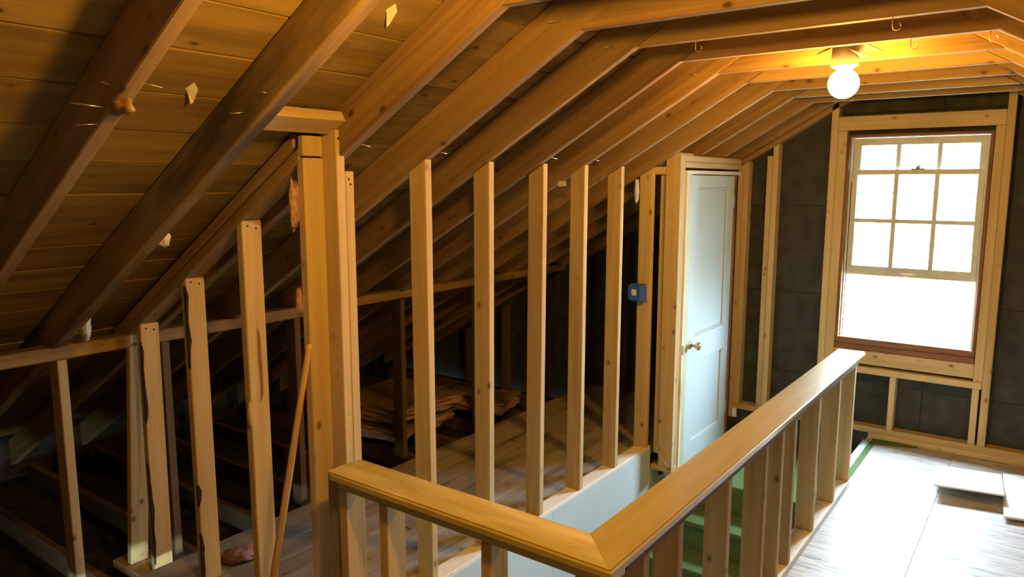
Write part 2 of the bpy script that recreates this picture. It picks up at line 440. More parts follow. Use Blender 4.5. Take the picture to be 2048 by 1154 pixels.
# low bay towards the eaves: joists and a lath bed, colours darkened to paint in the eave's shade
y = -1.8
while y < 5.4:
    box('joist', -5.35, X_END - 0.002, y, y + 0.042, FZ - 0.22, FZ - 0.095 + random.uniform(-.006, .006), M['shaded_lumber'], attic_floor, 'x', 0.004)
    y += 0.407
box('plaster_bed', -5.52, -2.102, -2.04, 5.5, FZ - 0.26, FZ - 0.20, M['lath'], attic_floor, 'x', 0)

# ------------------------------------------------------------------ knee wall (left wall of the room)
wall_left = thing('wall_left', 'open stud knee wall between the stair and the eave', 'wall', (XK, 3, FZ), kind='structure')
def knee_stud(y0, y1, zb=-1.711, x1=XK, dep=0.089, lean=0.0):
    x0 = x1 - dep
    return hexa('stud', [(x0, y0, zb), (x1, y0, zb), (x1, y1, zb), (x0, y1, zb),
                         (x0, y0 + lean, zu(x0) - .002), (x1, y0 + lean, zu(x1) - .002), (x1, y1 + lean, zu(x1) - .002), (x0, y1 + lean, zu(x0) - .002)],
                M['stud'], wall_left, 0.003)
for (y0, y1), ln in zip(((2.180, 2.218), (2.576, 2.614), (2.990, 3.028), (3.388, 3.426), (3.796, 3.834), (4.214, 4.252)), (-.006, .006, .02, .012, .01, .0)):
    knee_stud(y0, y1, lean=ln)
box('sole_plate', -2.119, -2.03, 1.81, 4.285, FZ + .0005, -1.711, M['white_edge'], wall_left, 'y', 0.003)
# the double post where the short partition meets the knee wall
box('post', -2.119, -2.03, 1.727, 1.765, FZ, 0.180, M['stud'], wall_left, 'z', 0.003)
box('post', -2.119, -2.03, 1.7655, 1.805, FZ, 0.038, M['stud'], wall_left, 'z', 0.003)
def tilted(y): return [(-1.990, y, 0.208), (-2.068, y, 0.163), (-2.087, y, 0.196), (-2.009, y, 0.241)]
hexa('blocking', tilted(1.370) + tilted(1.741), M['stud'], wall_left, 0.003)
# door surround, standing a little into the room
XD = -1.87
box('door_post', XD - 0.095, XD, 4.262, 4.300, -1.825, zu(XD) - .012, M['stud'], wall_left, 'z', 0.003)
box('door_post', XD - 0.089, XD - .002, 4.3005, 4.340, -1.825, zu(XD) - 0.02, M['stud'], wall_left, 'z', 0.003)
box('trimmer_stud', -2.010, -1.967, 4.285, 4.323, FZ, 0.045, M['stud'], wall_left, 'z', 0.003)
box('blocking', -2.045, -1.967, 4.256, 4.284, 0.047, 0.095, M['stud'], wall_left, 'x', 0.003)
hexa('blocking', [(-2.03, 4.258, .100), (-1.94, 4.258, .150), (-1.94, 4.258, .185), (-2.03, 4.258, .135),
                  (-2.03, 4.622, .100), (-1.94, 4.622, .150), (-1.94, 4.622, .185), (-2.03, 4.622, .135)], M['white_edge'], wall_left, 0.003)
box('header', XD - 0.089, XD - .004, 4.342, 5.33, 0.127, 0.164, M['stud'], wall_left, 'y', 0.003)
box('header', XD - 0.089, XD, 4.342, 5.33, 0.090, 0.1265, M['stud'], wall_left, 'y', 0.003)
box('ledge', -2.015, XD, 4.262, 4.345, -1.86, -1.826, M['stud'], wall_left, 'y', 0.003)
# stair side: pale blue drywall below the sole plate
# small nail marks and nails on studs
def nail(p, d, ln, parent, r=0.0016):
    return tube('nail', [p, Vector(p) + Vector(d).normalized() * ln], r, M['nail'], parent, 6)

# ------------------------------------------------------------------ the short partition under the slope
part = thing('wall_1', 'short sloped stud partition left of the double post', 'wall', (-2.7, 1.68, FZ), kind='structure')
PY0, PY1 = 1.642, 1.729
def zp(x): return 0.087 + 0.60 * (x + 2.10)      # underside of its sloped plates
for o in (0.0, 0.0485):
    hexa('top_plate', [(-3.56, PY0, zp(-3.56) + o), (-3.56, PY1, zp(-3.56) + o), (-3.56, PY1, zp(-3.56) + o + .048), (-3.56, PY0, zp(-3.56) + o + .048),
                       (-2.125 - o * .6, PY0, zp(-2.125) + o), (-2.125 - o * .6, PY1, zp(-2.125) + o), (-2.125 - o * .6, PY1, zp(-2.125) + o + .048), (-2.125 - o * .6, PY0, zp(-2.125) + o + .048)],
         M['rafter'], part, 0.004)
box('end_block', -2.128, -2.10, PY0, PY1 - .003, zp(-2.1) + .002, 0.160, M['stud'], part, 'z', 0.003)
PS = [(-2.10, FZ, 0.0), (-2.48, FZ, 0.0), (-2.90, FZ, 0.0), (-3.30, -1.845, -0.02), (-3.405, -1.845, -0.08)]
pst = []
for i, (x, zb, dx) in enumerate(PS):
    x0, x1 = x - 0.038, x
    yo = 0.0 if i < 4 else -0.035
    pst.append(hexa('stud', [(x0 + dx, PY0 + yo, zb), (x1 + dx, PY0 + yo, zb), (x1 + dx, PY1 + yo, zb), (x0 + dx, PY1 + yo, zb),
                             (x0, PY0, zp(x0) - .002), (x1, PY0, zp(x1) - .002), (x1, PY1, zp(x1) - .002), (x0, PY1, zp(x0) - .002)], M['stud'], part, 0.004))
box('bottom_plate', -3.62, -3.12, PY0 - 0.06, PY1 + 0.02, -1.887, -1.847, M['stud'], part, 'x', 0.004)
# wane and bark on the stud corners
def bark(parent, x, y, z0, z1, wid, dy=0.0, n=9):
    zs = [z0 + (z1 - z0) * i / n for i in range(n + 1)]
    a = [(x + .0022, y, z) for z in zs]
    b = [(x + .0022, y + max(.002, wid * (0.4 + 0.9 * random.random())) * (0.3 if i in (0, n) else 1), z) for i, z in enumerate(zs)]
    strip('bark_edge', a + b[::-1], M['bark'], parent, (-0.008, -0.0005, 0))
bark(pst[2], -2.90, PY0 - .003, -0.78, -0.43, 0.012)
bark(pst[2], -2.90, PY0 - .003, -1.40, -1.30, 0.014, n=4)
bark(pst[2], -2.90, PY0 - .003, -1.75, -1.52, 0.016)
bark(pst[3], -3.30, PY0 - .003, -1.10, -0.72, 0.010)
bark(pst[3], -3.315, PY0 - .003, -1.80, -1.30, 0.012)
strip('pitch_pocket', [(-2.478, PY0 + .045, -0.56), (-2.478, PY0 + .056, -0.59), (-2.478, PY0 + .060, -0.75), (-2.478, PY0 + .058, -0.83), (-2.478, PY0 + .047, -0.86),
                       (-2.478, PY0 + .049, -0.80), (-2.478, PY0 + .044, -0.68)], M['jamb'], pst[1], (-0.004, 0, 0))
lump('wood_splinter', (-2.482, PY0 - .004, -0.90), (.010, .012, .05), M['stud'], pst[1], 0.3, 2, 2, 4)

# ------------------------------------------------------------------ low wall at the eaves
eave = thing('wall_2', 'dim low stud wall holding the rafters near the eaves', 'wall', (-3.44, 2, FZ), kind='structure')
box('purlin', -3.495, -3.408, -1.9, 2.95, -0.760, -0.700, M['rafter'], eave, 'y', 0.006)
box('purlin', -3.49, -3.405, 2.953, 5.40, -0.752, -0.695, M['rafter'], eave, 'y', 0.006)
for i, y in enumerate((-0.6, -0.2, 0.3, 0.72, 1.33, 1.79, 2.56, 3.395, 4.22)):
    box('stud', -3.492, -3.408, y, y + 0.04, FZ - 0.09, -0.7605, M['stud'] if i == 4 else M['shaded_lumber'], eave, 'z', 0.003)  # one stud in the lit wood colour, the others painted as if in shade

# ------------------------------------------------------------------ gable wall with the window
wall_far = thing('wall_far', 'far gable wall of dark fibreboard behind bare studs', 'wall', (XC, GY, FZ), kind='structure')
WB = GY + 0.09
WX0, WX1, WZ0, WZ1 = -1.19, -0.352, -1.10, 0.315    # rough opening
zrows = [-4.4, -2.6, -1.99, -1.385, -0.79, -0.165, 0.46, 1.3]
xcols = [-5.5, -4.3, -3.08, -1.86, -0.64, 0.58, 1.8]
for r in range(len(zrows) - 1):
    for cidx in range(len(xcols) - 1):
        segs = [(xcols[cidx], xcols[cidx + 1], zrows[r], zrows[r + 1])]
        out = []
        for (a, b, c, d) in segs:      # leave the window opening clear
            if b <= WX0 or a >= WX1 or d <= WZ0 or c >= WZ1: out.append((a, b, c, d)); continue
            if a < WX0: out.append((a, WX0, c, d))
            if b > WX1: out.append((WX1, b, c, d))
            m0, m1 = max(a, WX0), min(b, WX1)
            if c < WZ0: out.append((m0, m1, c, WZ0))
            if d > WZ1: out.append((m0, m1, WZ1, d))
        for (a, b, c, d) in out:
            yj = random.uniform(0, 0.002)
            box('backing_board', a + .0012, b - .0012, WB + yj, WB + 0.03, c + .0012, d - .0012, M['backing'], wall_far, 'z', 0.001)
# outer sheathing behind the boards so no light leaks through the joints
multi('outer_sheathing', [(-5.6, WX0, WB + .031, WB + .06, -4.4, 1.3), (WX1, 1.9, WB + .031, WB + .06, -4.4, 1.3), (WX0, WX1, WB + .031, WB + .06, -4.4, WZ0), (WX0, WX1, WB + .031, WB + .06, WZ1, 1.3)], M['felt'], wall_far, bev=0)
def gstud(x0, x1, z0, z1, y0=GY, y1=None, mat=None, nm='stud'):
    return box(nm, x0, x1, y0, (y1 or WB - .001), z0, z1, mat or M['stud'], wall_far, 'z', 0.003)
def gslope(x0, x1, z0, y0=GY, mat=None):
    hexa('stud', [(x0, y0, z0), (x1, y0, z0), (x1, WB - .001, z0), (x0, WB - .001, z0), (x0, y0, zu(x0) - .047), (x1, y0, zu(x1) - .047), (x1, WB - .001, zu(x1) - .047), (x0, WB - .001, zu(x0) - .047)], mat or M['stud'], wall_far, 0.003)
PT = FZ + 0.083
gslope(-1.927, -1.890, -2.0); gslope(-1.889, -1.849, PT); gslope(-1.678, -1.640, PT)
gstud(-1.718, -1.680, PT, 0.186)
gstud(-1.297, -1.252, PT, 0.66); gstud(-1.251, -1.192, PT, 0.343)
gstud(-0.350, -0.300, -1.30, 0.343); gstud(-0.299, -0.255, PT, 0.66)
gstud(0.14, 0.18, PT, 0.25); gstud(0.46, 0.50, PT, 0.05)
for x in (-2.40, -2.85, -3.25, -3.66, -4.12, -4.57): gslope(x, x + 0.04, FZ - 0.19, mat=M['shaded_lumber'])  # attic studs in the darkened lumber, dimness painted in
box('header', -1.251, -0.300, GY, GY + 0.040, 0.344, 0.437, M['stud'], wall_far, 'x', 0.003)
box('rough_sill', -1.191, -0.351, GY + .002, GY + 0.04, -1.238, -1.145, M['stud'], wall_far, 'x', 0.003)
box('rough_sill', -1.191, -0.300, GY - .012, WB - .002, -1.300, -1.256, M['stud'], wall_far, 'x', 0.003)
gstud(-0.826, -0.788, PT, -1.301); gstud(-0.350, -0.312, PT, -1.301)
box('bottom_plate', -0.935, 0.60, GY, WB - .002, FZ + .0005, FZ + 0.041, M['stud'], wall_far, 'x', 0.003)
box('bottom_plate', -1.89, 0.60, GY, WB - .002, FZ + 0.0415, FZ + 0.083, M['stud'], wall_far, 'x', 0.003)
hexa('sloped_plate', [(-3.3, GY, zu(-3.3) - .045), (-3.3, WB - .002, zu(-3.3) - .045), (-3.3, WB - .002, zu(-3.3) - .002), (-3.3, GY, zu(-3.3) - .002),
                      (-1.05, GY, zu(-1.05) - .045), (-1.05, WB - .002, zu(-1.05) - .045), (-1.05, WB - .002, zu(-1.05) - .002), (-1.05, GY, zu(-1.05) - .002)], M['rafter'], wall_far, 0.003)

# ------------------------------------------------------------------ the window
win = thing('window_1', 'tall sash window, lower sash raised, blown out with daylight', 'window', (XC, GY + .1, -1.1), kind='structure')
SX0, SX1 = -1.169, -0.374
SY = 5.47
def wbox(name, x0, x1, y0, y1, z0, z1, mat, ax='z', parent=win, bev=0.002): return box(name, x0, x1, y0, y1, z0, z1, mat, parent, ax, bev)
wbox('jamb', -1.190, -1.171, GY + .004, 5.60, -1.100, 0.313, M['jamb'])
wbox('jamb', -0.372, -0.353, GY + .004, 5.60, -1.100, 0.313, M['jamb'])
wbox('head_jamb', -1.170, -0.373, GY + .004, 5.60, 0.297, 0.314, M['jamb'], 'x')
wbox('sill', -1.170, -0.373, GY + .01, 5.64, -1.105, -1.062, M['jamb'], 'x')
wbox('stool_rail', -1.188, -0.355, GY + .006, GY + .03, -1.143, -1.106, M['jamb'], 'x')
for x in (-1.1695, -0.386): wbox('parting_stop', x, x + 0.0115, 5.452, 5.468, -1.06, 0.29, M['sash'])
wbox('weather_track', -1.170, -1.154, 5.47, 5.60, -1.06, 0.0, M['felt']); wbox('weather_track', -0.389, -0.374, 5.47, 5.60, -1.06, 0.0, M['felt'])
def sash(name, y0, y1, x0, x1, zt, ztb, zb, zbt, stile, zm, mux, lw=0.027):
    b = [(x0, x0 + stile, y0, y1, zb, zt), (x1 - stile, x1, y0, y1, zb, zt),
         (x0 + stile, x1 - stile, y0, y1, ztb, zt), (x0 + stile, x1 - stile, y0, y1, zb, zbt)]
    gy = (y0 + y1) / 2
    for x in mux: b.append((x - lw / 2, x + lw / 2, gy - .011, gy + .011, zbt, ztb))
    xsx = [x0 + stile] + [mux[0], mux[1]] + [x1 - stile]
    for i in range(3): b.append((xsx[i] + (lw / 2 if i else 0), xsx[i + 1] - (lw / 2 if i < 2 else 0), gy - .010, gy + .010, zm - lw / 2, zm + lw / 2))
    s = multi(name, b, M['sash'], win, bev=0.0015)
    for i in range(3):
        for (a, c) in ((zbt, zm - lw / 2), (zm + lw / 2, ztb)):
            box('pane', xsx[i] + .0005, xsx[i + 1] - .0005, gy - .002, gy + .001, a, c, M['glass'], s, 'z', 0)
    return s
up = sash('upper_sash', 5.515, 5.55, SX0, SX1, 0.294, 0.246, -0.42, -0.385, 0.055, -0.07, (-0.888, -0.649))
lo = sash('lower_sash', 5.472, 5.508, SX0 + .002, SX1 - .002, 0.084, 0.050, -0.628, -0.565, 0.046, -0.257, (-0.884, -0.648))
wbox('storm_bar', -1.11, -0.43, 5.585, 5.60, 0.207, 0.224, M['steel'], 'x')
wbox('storm_bar', -1.11, -1.098, 5.585, 5.60, -0.2, 0.206, M['steel'])
multi('sash_lock', [(-0.80, -0.72, 5.465, 5.512, 0.0805, 0.090), (-0.775, -0.752, 5.475, 5.50, 0.090, 0.104), (-0.765, -0.705, 5.468, 5.478, 0.100, 0.108)], M['steel'], win, bev=0.002)
multi('sash_lift', [(-0.815, -0.735, 5.466, 5.472, -0.606, -0.592), (-0.80, -0.75, 5.452, 5.466, -0.600, -0.594)], M['wire'], win, bev=0.001)

# ------------------------------------------------------------------ the door in the knee wall
door = thing('door_1', 'pale two-panel door with a brass knob at the stair head', 'door', (XD, 4.85, -1.95), kind='structure')
DY0, DY1, DZ0, DZ1 = 4.470, 5.228, -1.94, 0.044
box('jamb', XD - .10, XD - .002, 4.3725, 4.392, DZ0, 0.050, M['white_edge'], door, 'z', 0.002)
box('jamb', XD - .10, XD - .008, 4.3925, DY0 - .003, DZ0, 0.050, M['cream'], door, 'z', 0.002)
box('jamb', XD - .10, XD - .004, DY1 + .003, DY1 + .035, DZ0, 0.050, M['jamb'], door, 'z', 0.002)
box('head_jamb', XD - .10, XD - .002, 4.372, 5.32, 0.0505, 0.074, M['white_edge'], door, 'y', 0.002)
xa, xb = XD - 0.045, XD - 0.012
p0, p1 = 4.585, 5.125
leaf = multi('leaf', [(xa, xb, DY0, p0, DZ0, DZ1), (xa, xb, p1, DY1, DZ0, DZ1), (xa, xb, p0, p1, -0.035, DZ1), (xa, xb, p0, p1, -1.185, -1.015), (xa, xb, p0, p1, DZ0, -1.745)], M['door'], door, bev=0.0)
for (za, zb) in ((-1.0145, -0.0355), (-1.7445, -1.1855)):
    box('door_panel', xa + .006, xb - .016, p0 + .0005, p1 - .0005, za, zb, M['door'], door, 'z', 0.0)
    multi('panel_moulding', [(xb - .016, xb - .002, p0, p0 + .014, za, zb), (xb - .016, xb - .002, p1 - .014, p1, za, zb), (xb - .016, xb - .002, p0 + .014, p1 - .014, za, za + .012), (xb - .016, xb - .002, p0 + .014, p1 - .014, zb - .012, zb)], M['door'], door, bev=0.004)
KW = frame((xb, 4.523, -1.062), (1, 0, 0), (0, 1, 0))
knob = lathe('door_knob', [(0.010, 0.004), (0.009, 0.03), (0.013, 0.036), (0.024, 0.046), (0.028, 0.058), (0.025, 0.068), (0.014, 0.074), (0, 0.075)], M['brass'], door, KW)
lathe('rose', [(0.028, 0.0), (0.028, 0.003), (0.022, 0.007), (0.0, 0.008)], M['brass'], door, KW)
for z in (-0.14, -1.65): box('hinge', xb - .002, xb + .004, DY1 - .012, DY1 + .012, z - .04, z + .04, M['door'], door, 'z', 0.002)
multi('latch_plate', [(XD - .004, XD + .001, 4.378, 4.392, -1.10, -1.04)], M['steel'], door, bev=0.001)

# ------------------------------------------------------------------ right wall, back wall and stairwell shell
wall_right = thing('wall_right', 'right-hand open stud knee wall', 'wall', (mir(XK), 2, FZ), kind='structure')
xr = mir(XK)
for k, (y0, y1) in enumerate(RY):
    if y0 < -1.5: continue
    hexa('stud', [(xr, y0, FZ + .04), (xr + .089, y0, FZ + .04), (xr + .089, y1, FZ + .04), (xr, y1, FZ + .04),
                  (xr, y0, .09), (xr + .089, y0, .04), (xr + .089, y1, .04), (xr, y1, .09)], M['stud'], wall_right, 0.003)
box('sole_plate', xr, xr + .089, -1.9, 5.40, FZ + .0005, FZ + .0395, M['stud'], wall_right, 'y', 0.003)
box('backing_board', xr + .092, xr + .11, -2.05, 5.5, FZ - .03, 0.22, M['backing'], wall_right, 'y', 0)
wall_back = thing('wall_back', 'dark gable wall behind the viewer', 'wall', (XC, -2.05, FZ), kind='structure')
box('backing_board', -5.6, 1.10, -2.10, -2.03, -2.1, 1.3, M['backing'], wall_back, 'z', 0)
well = thing('wall_3', 'pale blue drywall below the knee wall, down the stairwell', 'wall', (-2.05, 3, -4.3), kind='structure')
box('drywall_panel', -2.030, -2.018, 1.655, 3.10, -4.3, -1.722, M['blue_wall'], well, 'z', 0.001)
box('drywall_panel', -2.030, -2.018, 3.1005, 4.262, -4.3, -1.722, M['blue_wall'], well, 'z', 0.001)
box('drywall_panel', -2.030, -2.018, 4.2625, 4.40, -4.3, -1.862, M['cream'], well, 'z', 0.001)
box('drywall_panel', -2.030, -2.018, 4.4005, 5.40, -4.3, -1.955, M['blue_wall'], well, 'z', 0.001)
box('wall_core', -2.10, -2.032, 1.64, 5.40, -4.3, FZ - 0.11, M['shaded_lumber'], well, 'y', 0)
well4 = thing('wall_4', 'pale blue stairwell wall under the long rail', 'wall', (XE, 3, -4.3), kind='structure')
box('drywall_panel', XE - .012, XE - .001, 1.655, 5.38, -4.3, FZ - .262, M['blue_wall'], well4, 'z', 0.001)
box('drywall_panel', XE - .012, XE - .001, 1.655, 5.38, FZ - .261, FZ - .002, M['blue_wall'], well4, 'z', 0.001)
well5 = thing('wall_5', 'stairwell wall under the short rail', 'wall', (-1.5, 1.645, -4.3), kind='structure')
box('drywall_panel', -2.02, XE - .013, 1.64, 1.652, -4.3, FZ - .022, M['blue_wall'], well5, 'z', 0.001)
well6 = thing('wall_6', 'dark board wall below the window at the stair landing', 'wall', (-1.5, 5.40, -4.3), kind='structure')
box('backing_board', -2.02, XE - .013, 5.39, 5.402, -4.3, FZ - .022, M['backing'], well6, 'z', 0.001)
well7 = thing('floor_2', 'green carpet at the foot of the stairwell', 'floor', (-1.5, 3.4, -4.36), kind='structure')
box('well_floor', -2.03, XE, 1.64, 5.40, -4.36, -4.305, M['carpet'], well7, 'y', 0)

# ------------------------------------------------------------------ the stairs, green carpet
stairs = thing('staircase', 'green carpeted stairs rising to a landing by the door', 'staircase', (-1.47, 4.5, -4.3))
LZ = -1.95
box('landing', -1.994, XE - .014, 4.50, 5.388, LZ - .05, LZ, M['carpet'], stairs, 'x', 0.012, 3)
RISE, RUN = 0.185, 0.245
for k in range(1, 12):
    z = LZ - RISE * k; yb = 4.50 - RUN * (k - 1); yf = yb - RUN
    box('riser', -2.016, XE - .014, yb - 0.002, yb + .018, z, z + RISE - .03, M['carpet'], stairs, 'x', 0.003)
    if z > -4.2: box('tread', -2.016, XE - .014, yf - .02, yb + .02, z - .035, z, M['carpet'], stairs, 'x', 0.012, 3)

# ------------------------------------------------------------------ the stair railing
rail = thing('stair_railing', 'L-shaped varnished wooden rail on short studs round the stairwell', 'railing', (-0.9, 1.62, FZ))
RT = -0.97
RX0, RX1 = -0.985, -0.83
NY0, NY1 = 1.545, 1.70
def rail_board(name, outline, zt, th, parent, mat, axis):
    o = Vector((outline[0][0], outline[0][1], zt - th))
    W = frame(o, axis, (0, 0, 1)); Wi = W.inverted()
    bm = bmesh.new(); vs = [bm.verts.new((x, y, zt - th)) for x, y in outline]
    f = bm.faces.new(vs); r = bmesh.ops.extrude_face_region(bm, geom=[f])
    for v in r['geom']:
        if isinstance(v, bmesh.types.BMVert): v.co.z += th
    bmesh.ops.recalc_face_normals(bm, faces=bm.faces)
    ed = [e for e in bm.edges if abs(e.verts[0].co.z - e.verts[1].co.z) < 1e-6]
    keep = [e for e in ed if not ((abs((e.verts[0].co.x - e.verts[0].co.y) - (RX1 - NY0)) < 0.02 or True) and e.calc_length() < 0.225 and abs(abs(e.verts[0].co.x - e.verts[1].co.x) - abs(e.verts[0].co.y - e.verts[1].co.y)) < 0.02)]
    bmesh.ops.bevel(bm, geom=keep, offset=0.007, segments=3, affect='EDGES')
    for v in bm.verts: v.co = Wi @ v.co
    me = bpy.data.meshes.new(name); bm.to_mesh(me); bm.free()
    return put(name, me, mat, parent, W)
nl = -1.93
near = [(RX1, NY0), (RX0, NY1), (nl + .035, NY1), (nl + .008, NY1 - .02), (nl, NY1 - .05), (nl, NY0 + .03), (nl + .008, NY0 + .009), (nl + .03, NY0)]
rail_board('handrail', near, RT, 0.030, rail, M['rail_worn'], (1, 0, 0))
rail_board('handrail', [(RX1 + .0008, NY0), (RX1 + .0008, 4.560), (RX1 - .01, 4.572), (RX0 + .01, 4.572), (RX0 + .0008, 4.560), (RX0 + .0008, NY1)], RT, 0.030, rail, M['rail'], (0, 1, 0))
zs0, zs1 = FZ + .0385, RT - .0665
box('top_plate', -1.90, -0.850, 1.575, 1.664, RT - .066, RT - .0305, M['rail'], rail, 'x', 0.003)
box('top_plate', -0.939, -0.850, 1.665, 4.50, RT - .066, RT - .0305, M['rail_shaded'], rail, 'y', 0.003)  # side plate in the shadow-darkened rail colour
box('bottom_plate', -0.939, -0.850, 1.665, 4.475, FZ + .0005, FZ + .038, M['white_edge'], rail, 'y', 0.003)
box('bottom_plate', -1.96, -0.850, 1.575, 1.664, FZ + .0005, FZ + .038, M['stud'], rail, 'x', 0.003)
for xr_ in (-1.860, -1.665, -1.239, -0.918):
    box('stud', xr_ - .038, xr_, 1.577, 1.662, zs0, zs1, M['stud'], rail, 'z', 0.003)
for yr in (1.815, 2.052, 2.475, 2.890, 3.106, 3.290, 3.695, 4.110, 4.470):
    box('stud', -0.937, -0.852, yr - .038, yr, zs0, zs1, M['stud'], rail, 'z', 0.003)
box('end_board', -1.965, -1.902, 1.585, 1.66, FZ + .001, RT - .034, M['rafter'], rail, 'z', 0.008, 2)

# ------------------------------------------------------------------ lamps
def lamp(loc, label, mat):
    x, y, z = loc
    t = thing('ceiling_lamp', label, 'lamp', (x, y, z + .15))
    s = 0.053
    W = Matrix.Translation((x, y, z + .066))
    lathe('junction_box', [(0.047, 0.0), (s, 0.002), (s - .004, 0.085), (s - .006, 0.09), (0.0, 0.09)], M['steel'], t, W, 16)
    lathe('socket', [(0.024, -0.012), (0.040, -0.004), (0.046, 0.0)], M['cardboard'], t, W, 20)
    prof = []
    for i in range(13):
        a = math.pi * i / 12
        prof.append((0.058 * math.sin(a) if 0 < i < 12 else 0.0, -0.058 * math.cos(a)))
    prof = [p for p in prof if p[1] < 0.05] + [(0.022, 0.056)]
    lathe('bulb', prof, mat, t, Matrix.Translation((x, y, z)), 24)
    for a, ln, dz in ((0.2, .115, 0.035), (2.9, .10, 0.045), (1.3, .10, .03), (4.3, .09, .05), (5.6, .115, .005)):
        c, sn = math.cos(a), math.sin(a); b0 = Vector((x, y, z + .066 + dz + .03))
        d = Vector((c, sn, -0.12)); n = Vector((-sn, c, 0))
        strip('torn_flap', [b0 + d * .05 + n * .03, b0 + d * (ln + .02), b0 + d * .05 - n * .03 + Vector((0, 0, .03))], M['rust'], t, (0, 0, 0.003))
    box('mounting_strap', x - .012, x + .012, y - .19, y + .19, z + .157, z + .163, M['steel'], t, 'y', 0.001)
    return t
lamp((-0.733, 3.215, 0.388), 'bare lit bulb in a metal box under the far collar ties', M['bulb1'])
lamp((-0.80, 1.13, 0.402), 'second bare bulb, just above the top edge of the view', M['bulb2'])

# ------------------------------------------------------------------ loose things
# pole leaning on the post
a = Vector((-2.395, 1.60, FZ)); b = Vector((-2.085, 1.625, -0.565))
st = thing('wooden_pole', 'slim round wooden pole leaning against the double post', 'pole', a)
ln = (b - a).length
lathe('shaft', [(0.0, 0.0), (0.012, 0.001), (0.0145, 0.01), (0.0135, ln * .5), (0.0105, ln - .02), (0.009, ln - .005), (0.004, ln), (0, ln)], M['stick'], st, frame(a, b - a, (0, 1, 0)), 16)

# blue electrical box on the last knee-wall stud
eb = thing('electrical_box', 'blue plastic electrical box on a stud left of the door', 'electrical box', (-2.10, 4.19, -0.745))
def shell(bx, parent):
    x0, x1, y0, y1, z0, z1 = bx; t = .004
    bm = bmesh.new()
    o = Vector(((x0 + x1) / 2, (y0 + y1) / 2, z0))
    v = [bm.verts.new(Vector(p) - o) for p in corners(x0, x1, y0, y1, z0, z1, 'z')]
    fs = [bm.faces.new([v[i] for i in f]) for f in ((0, 1, 2, 3), (7, 6, 5, 4), (0, 4, 5, 1), (1, 5, 6, 2), (2, 6, 7, 3), (3, 7, 4, 0))]
    bmesh.ops.recalc_face_normals(bm, faces=bm.faces)
    ed = [e for e in bm.edges if (abs(e.verts[0].co.x - e.verts[1].co.x) > .01)] + [e for e in bm.edges if all(q.co.x < 0 for q in e.verts)]
    bmesh.ops.bevel(bm, geom=list(set(ed)), offset=0.014, segments=3, affect='EDGES')
    fr = [f for f in bm.faces if f.normal.x > 0.9 and f.calc_area() > .001]
    r = bmesh.ops.inset_region(bm, faces=fr, thickness=t)
    for f in fr:
        for q in f.verts: q.co.x -= .045
    me = bpy.data.meshes.new('housing'); bm.to_mesh(me); bm.free()
    return put('housing', me, M['blue_plastic'], parent, Matrix.Translation(o))
shell((-2.150, -2.058, 4.135, 4.2125, -0.742, -0.632), eb)
strip('flange', [(-2.066, 4.125, -0.74), (-2.052, 4.125, -0.74), (-2.052, 4.125, -0.636), (-2.066, 4.125, -0.636)], M['blue_plastic'], eb, (0, 0.088, 0))
strip('sticker', [(-2.117, 4.1345, -0.702), (-2.083, 4.1345, -0.702), (-2.083, 4.1345, -0.664), (-2.117, 4.1345, -0.664)], M['sticker'], eb, (0, -0.0008, 0))

# white cardboard lying on the floor near the window
def cardboard(name, label, corn, zt, th, creases):
    t = thing(name, label, 'cardboard sheet', (corn[0][0], corn[0][1], FZ))
    for (u0, u1, v0, v1, zz) in creases:
        def P(u, v):
            p = [Vector((*c, 0)) for c in corn]
            return (p[0] * (1 - u) + p[1] * u) * (1 - v) + (p[3] * (1 - u) + p[2] * u) * v
        q = [P(u0, v0), P(u1, v0), P(u1, v1), P(u0, v1)]
        zt_ = [zz[0], zz[0], zz[1], zz[1]]
        hexa('cardboard_flap', [(*p.xy, FZ + z - th) for p, z in zip(q, zt_)] + [(*p.xy, FZ + z) for p, z in zip(q, zt_)], M['cardboard'], t, 0.0015)
    return t
cardboard('cardboard_sheet', 'white cardboard panel with its front edge raised off the floor', [(-0.435, 4.575), (-0.107, 4.64), (-0.145, 5.17), (-0.478, 5.10)], 0, .010,
          [(0, 1, 0, 0.38, (0.080, 0.055)), (0, 1, 0.384, 1, (0.055, 0.014))])
cardboard('cardboard_sheet', 'white cardboard panel lying flat at the edge of the view', [(-0.098, 4.46), (0.30, 4.56), (0.25, 5.26), (-0.138, 5.175)], 0, .012,
          [(0, 1, 0, 0.50, (0.030, 0.030)), (0, 1, 0.504, 1, (0.030, 0.020))])

# insulation batts piled in the eave
def batt(label, c, size, rot, z, seed):
    t = thing('insulation_batt', label, 'insulation', (c[0], c[1], z), group='insulation batts piled in the eave')
    hx, hy, hz = size[0] / 2, size[1] / 2, size[2] / 2
    lump('fibreglass', (c[0], c[1], z + hz), (hx, hy, hz), M['pink'], t, 0.13, 3.0, 4, seed, 1.85, rot)
    bm = bmesh.new(); bmesh.ops.create_grid(bm, x_segments=18, y_segments=18, size=1)
    for v in bm.verts:
        n = noise.noise(Vector((v.co.x * 1.7 + seed, v.co.y * 1.7, seed * 2.0)))
        v.co = Vector((v.co.x * hx * 1.0, v.co.y * hy * 1.0, 0.012 + 0.018 * n - 0.02 * max(abs(v.co.x), abs(v.co.y)) ** 6))
    me = bpy.data.meshes.new('paper_facing'); bm.to_mesh(me); bm.free()
    for p in me.polygons: p.use_smooth = True
    o = put('paper_facing', me, M['kraft'], t, Matrix.Translation((c[0], c[1], z + 2 * hz)) @ Matrix.Rotation(rot, 4, 'Z'))
    md = o.modifiers.new('thickness', 'SOLIDIFY'); md.thickness = 0.003
    return t
batt('lowest pink insulation batt of the pile behind the studs', (-3.86, 3.72), (0.72, 0.70, 0.085), 0.08, FZ - .012, 1)
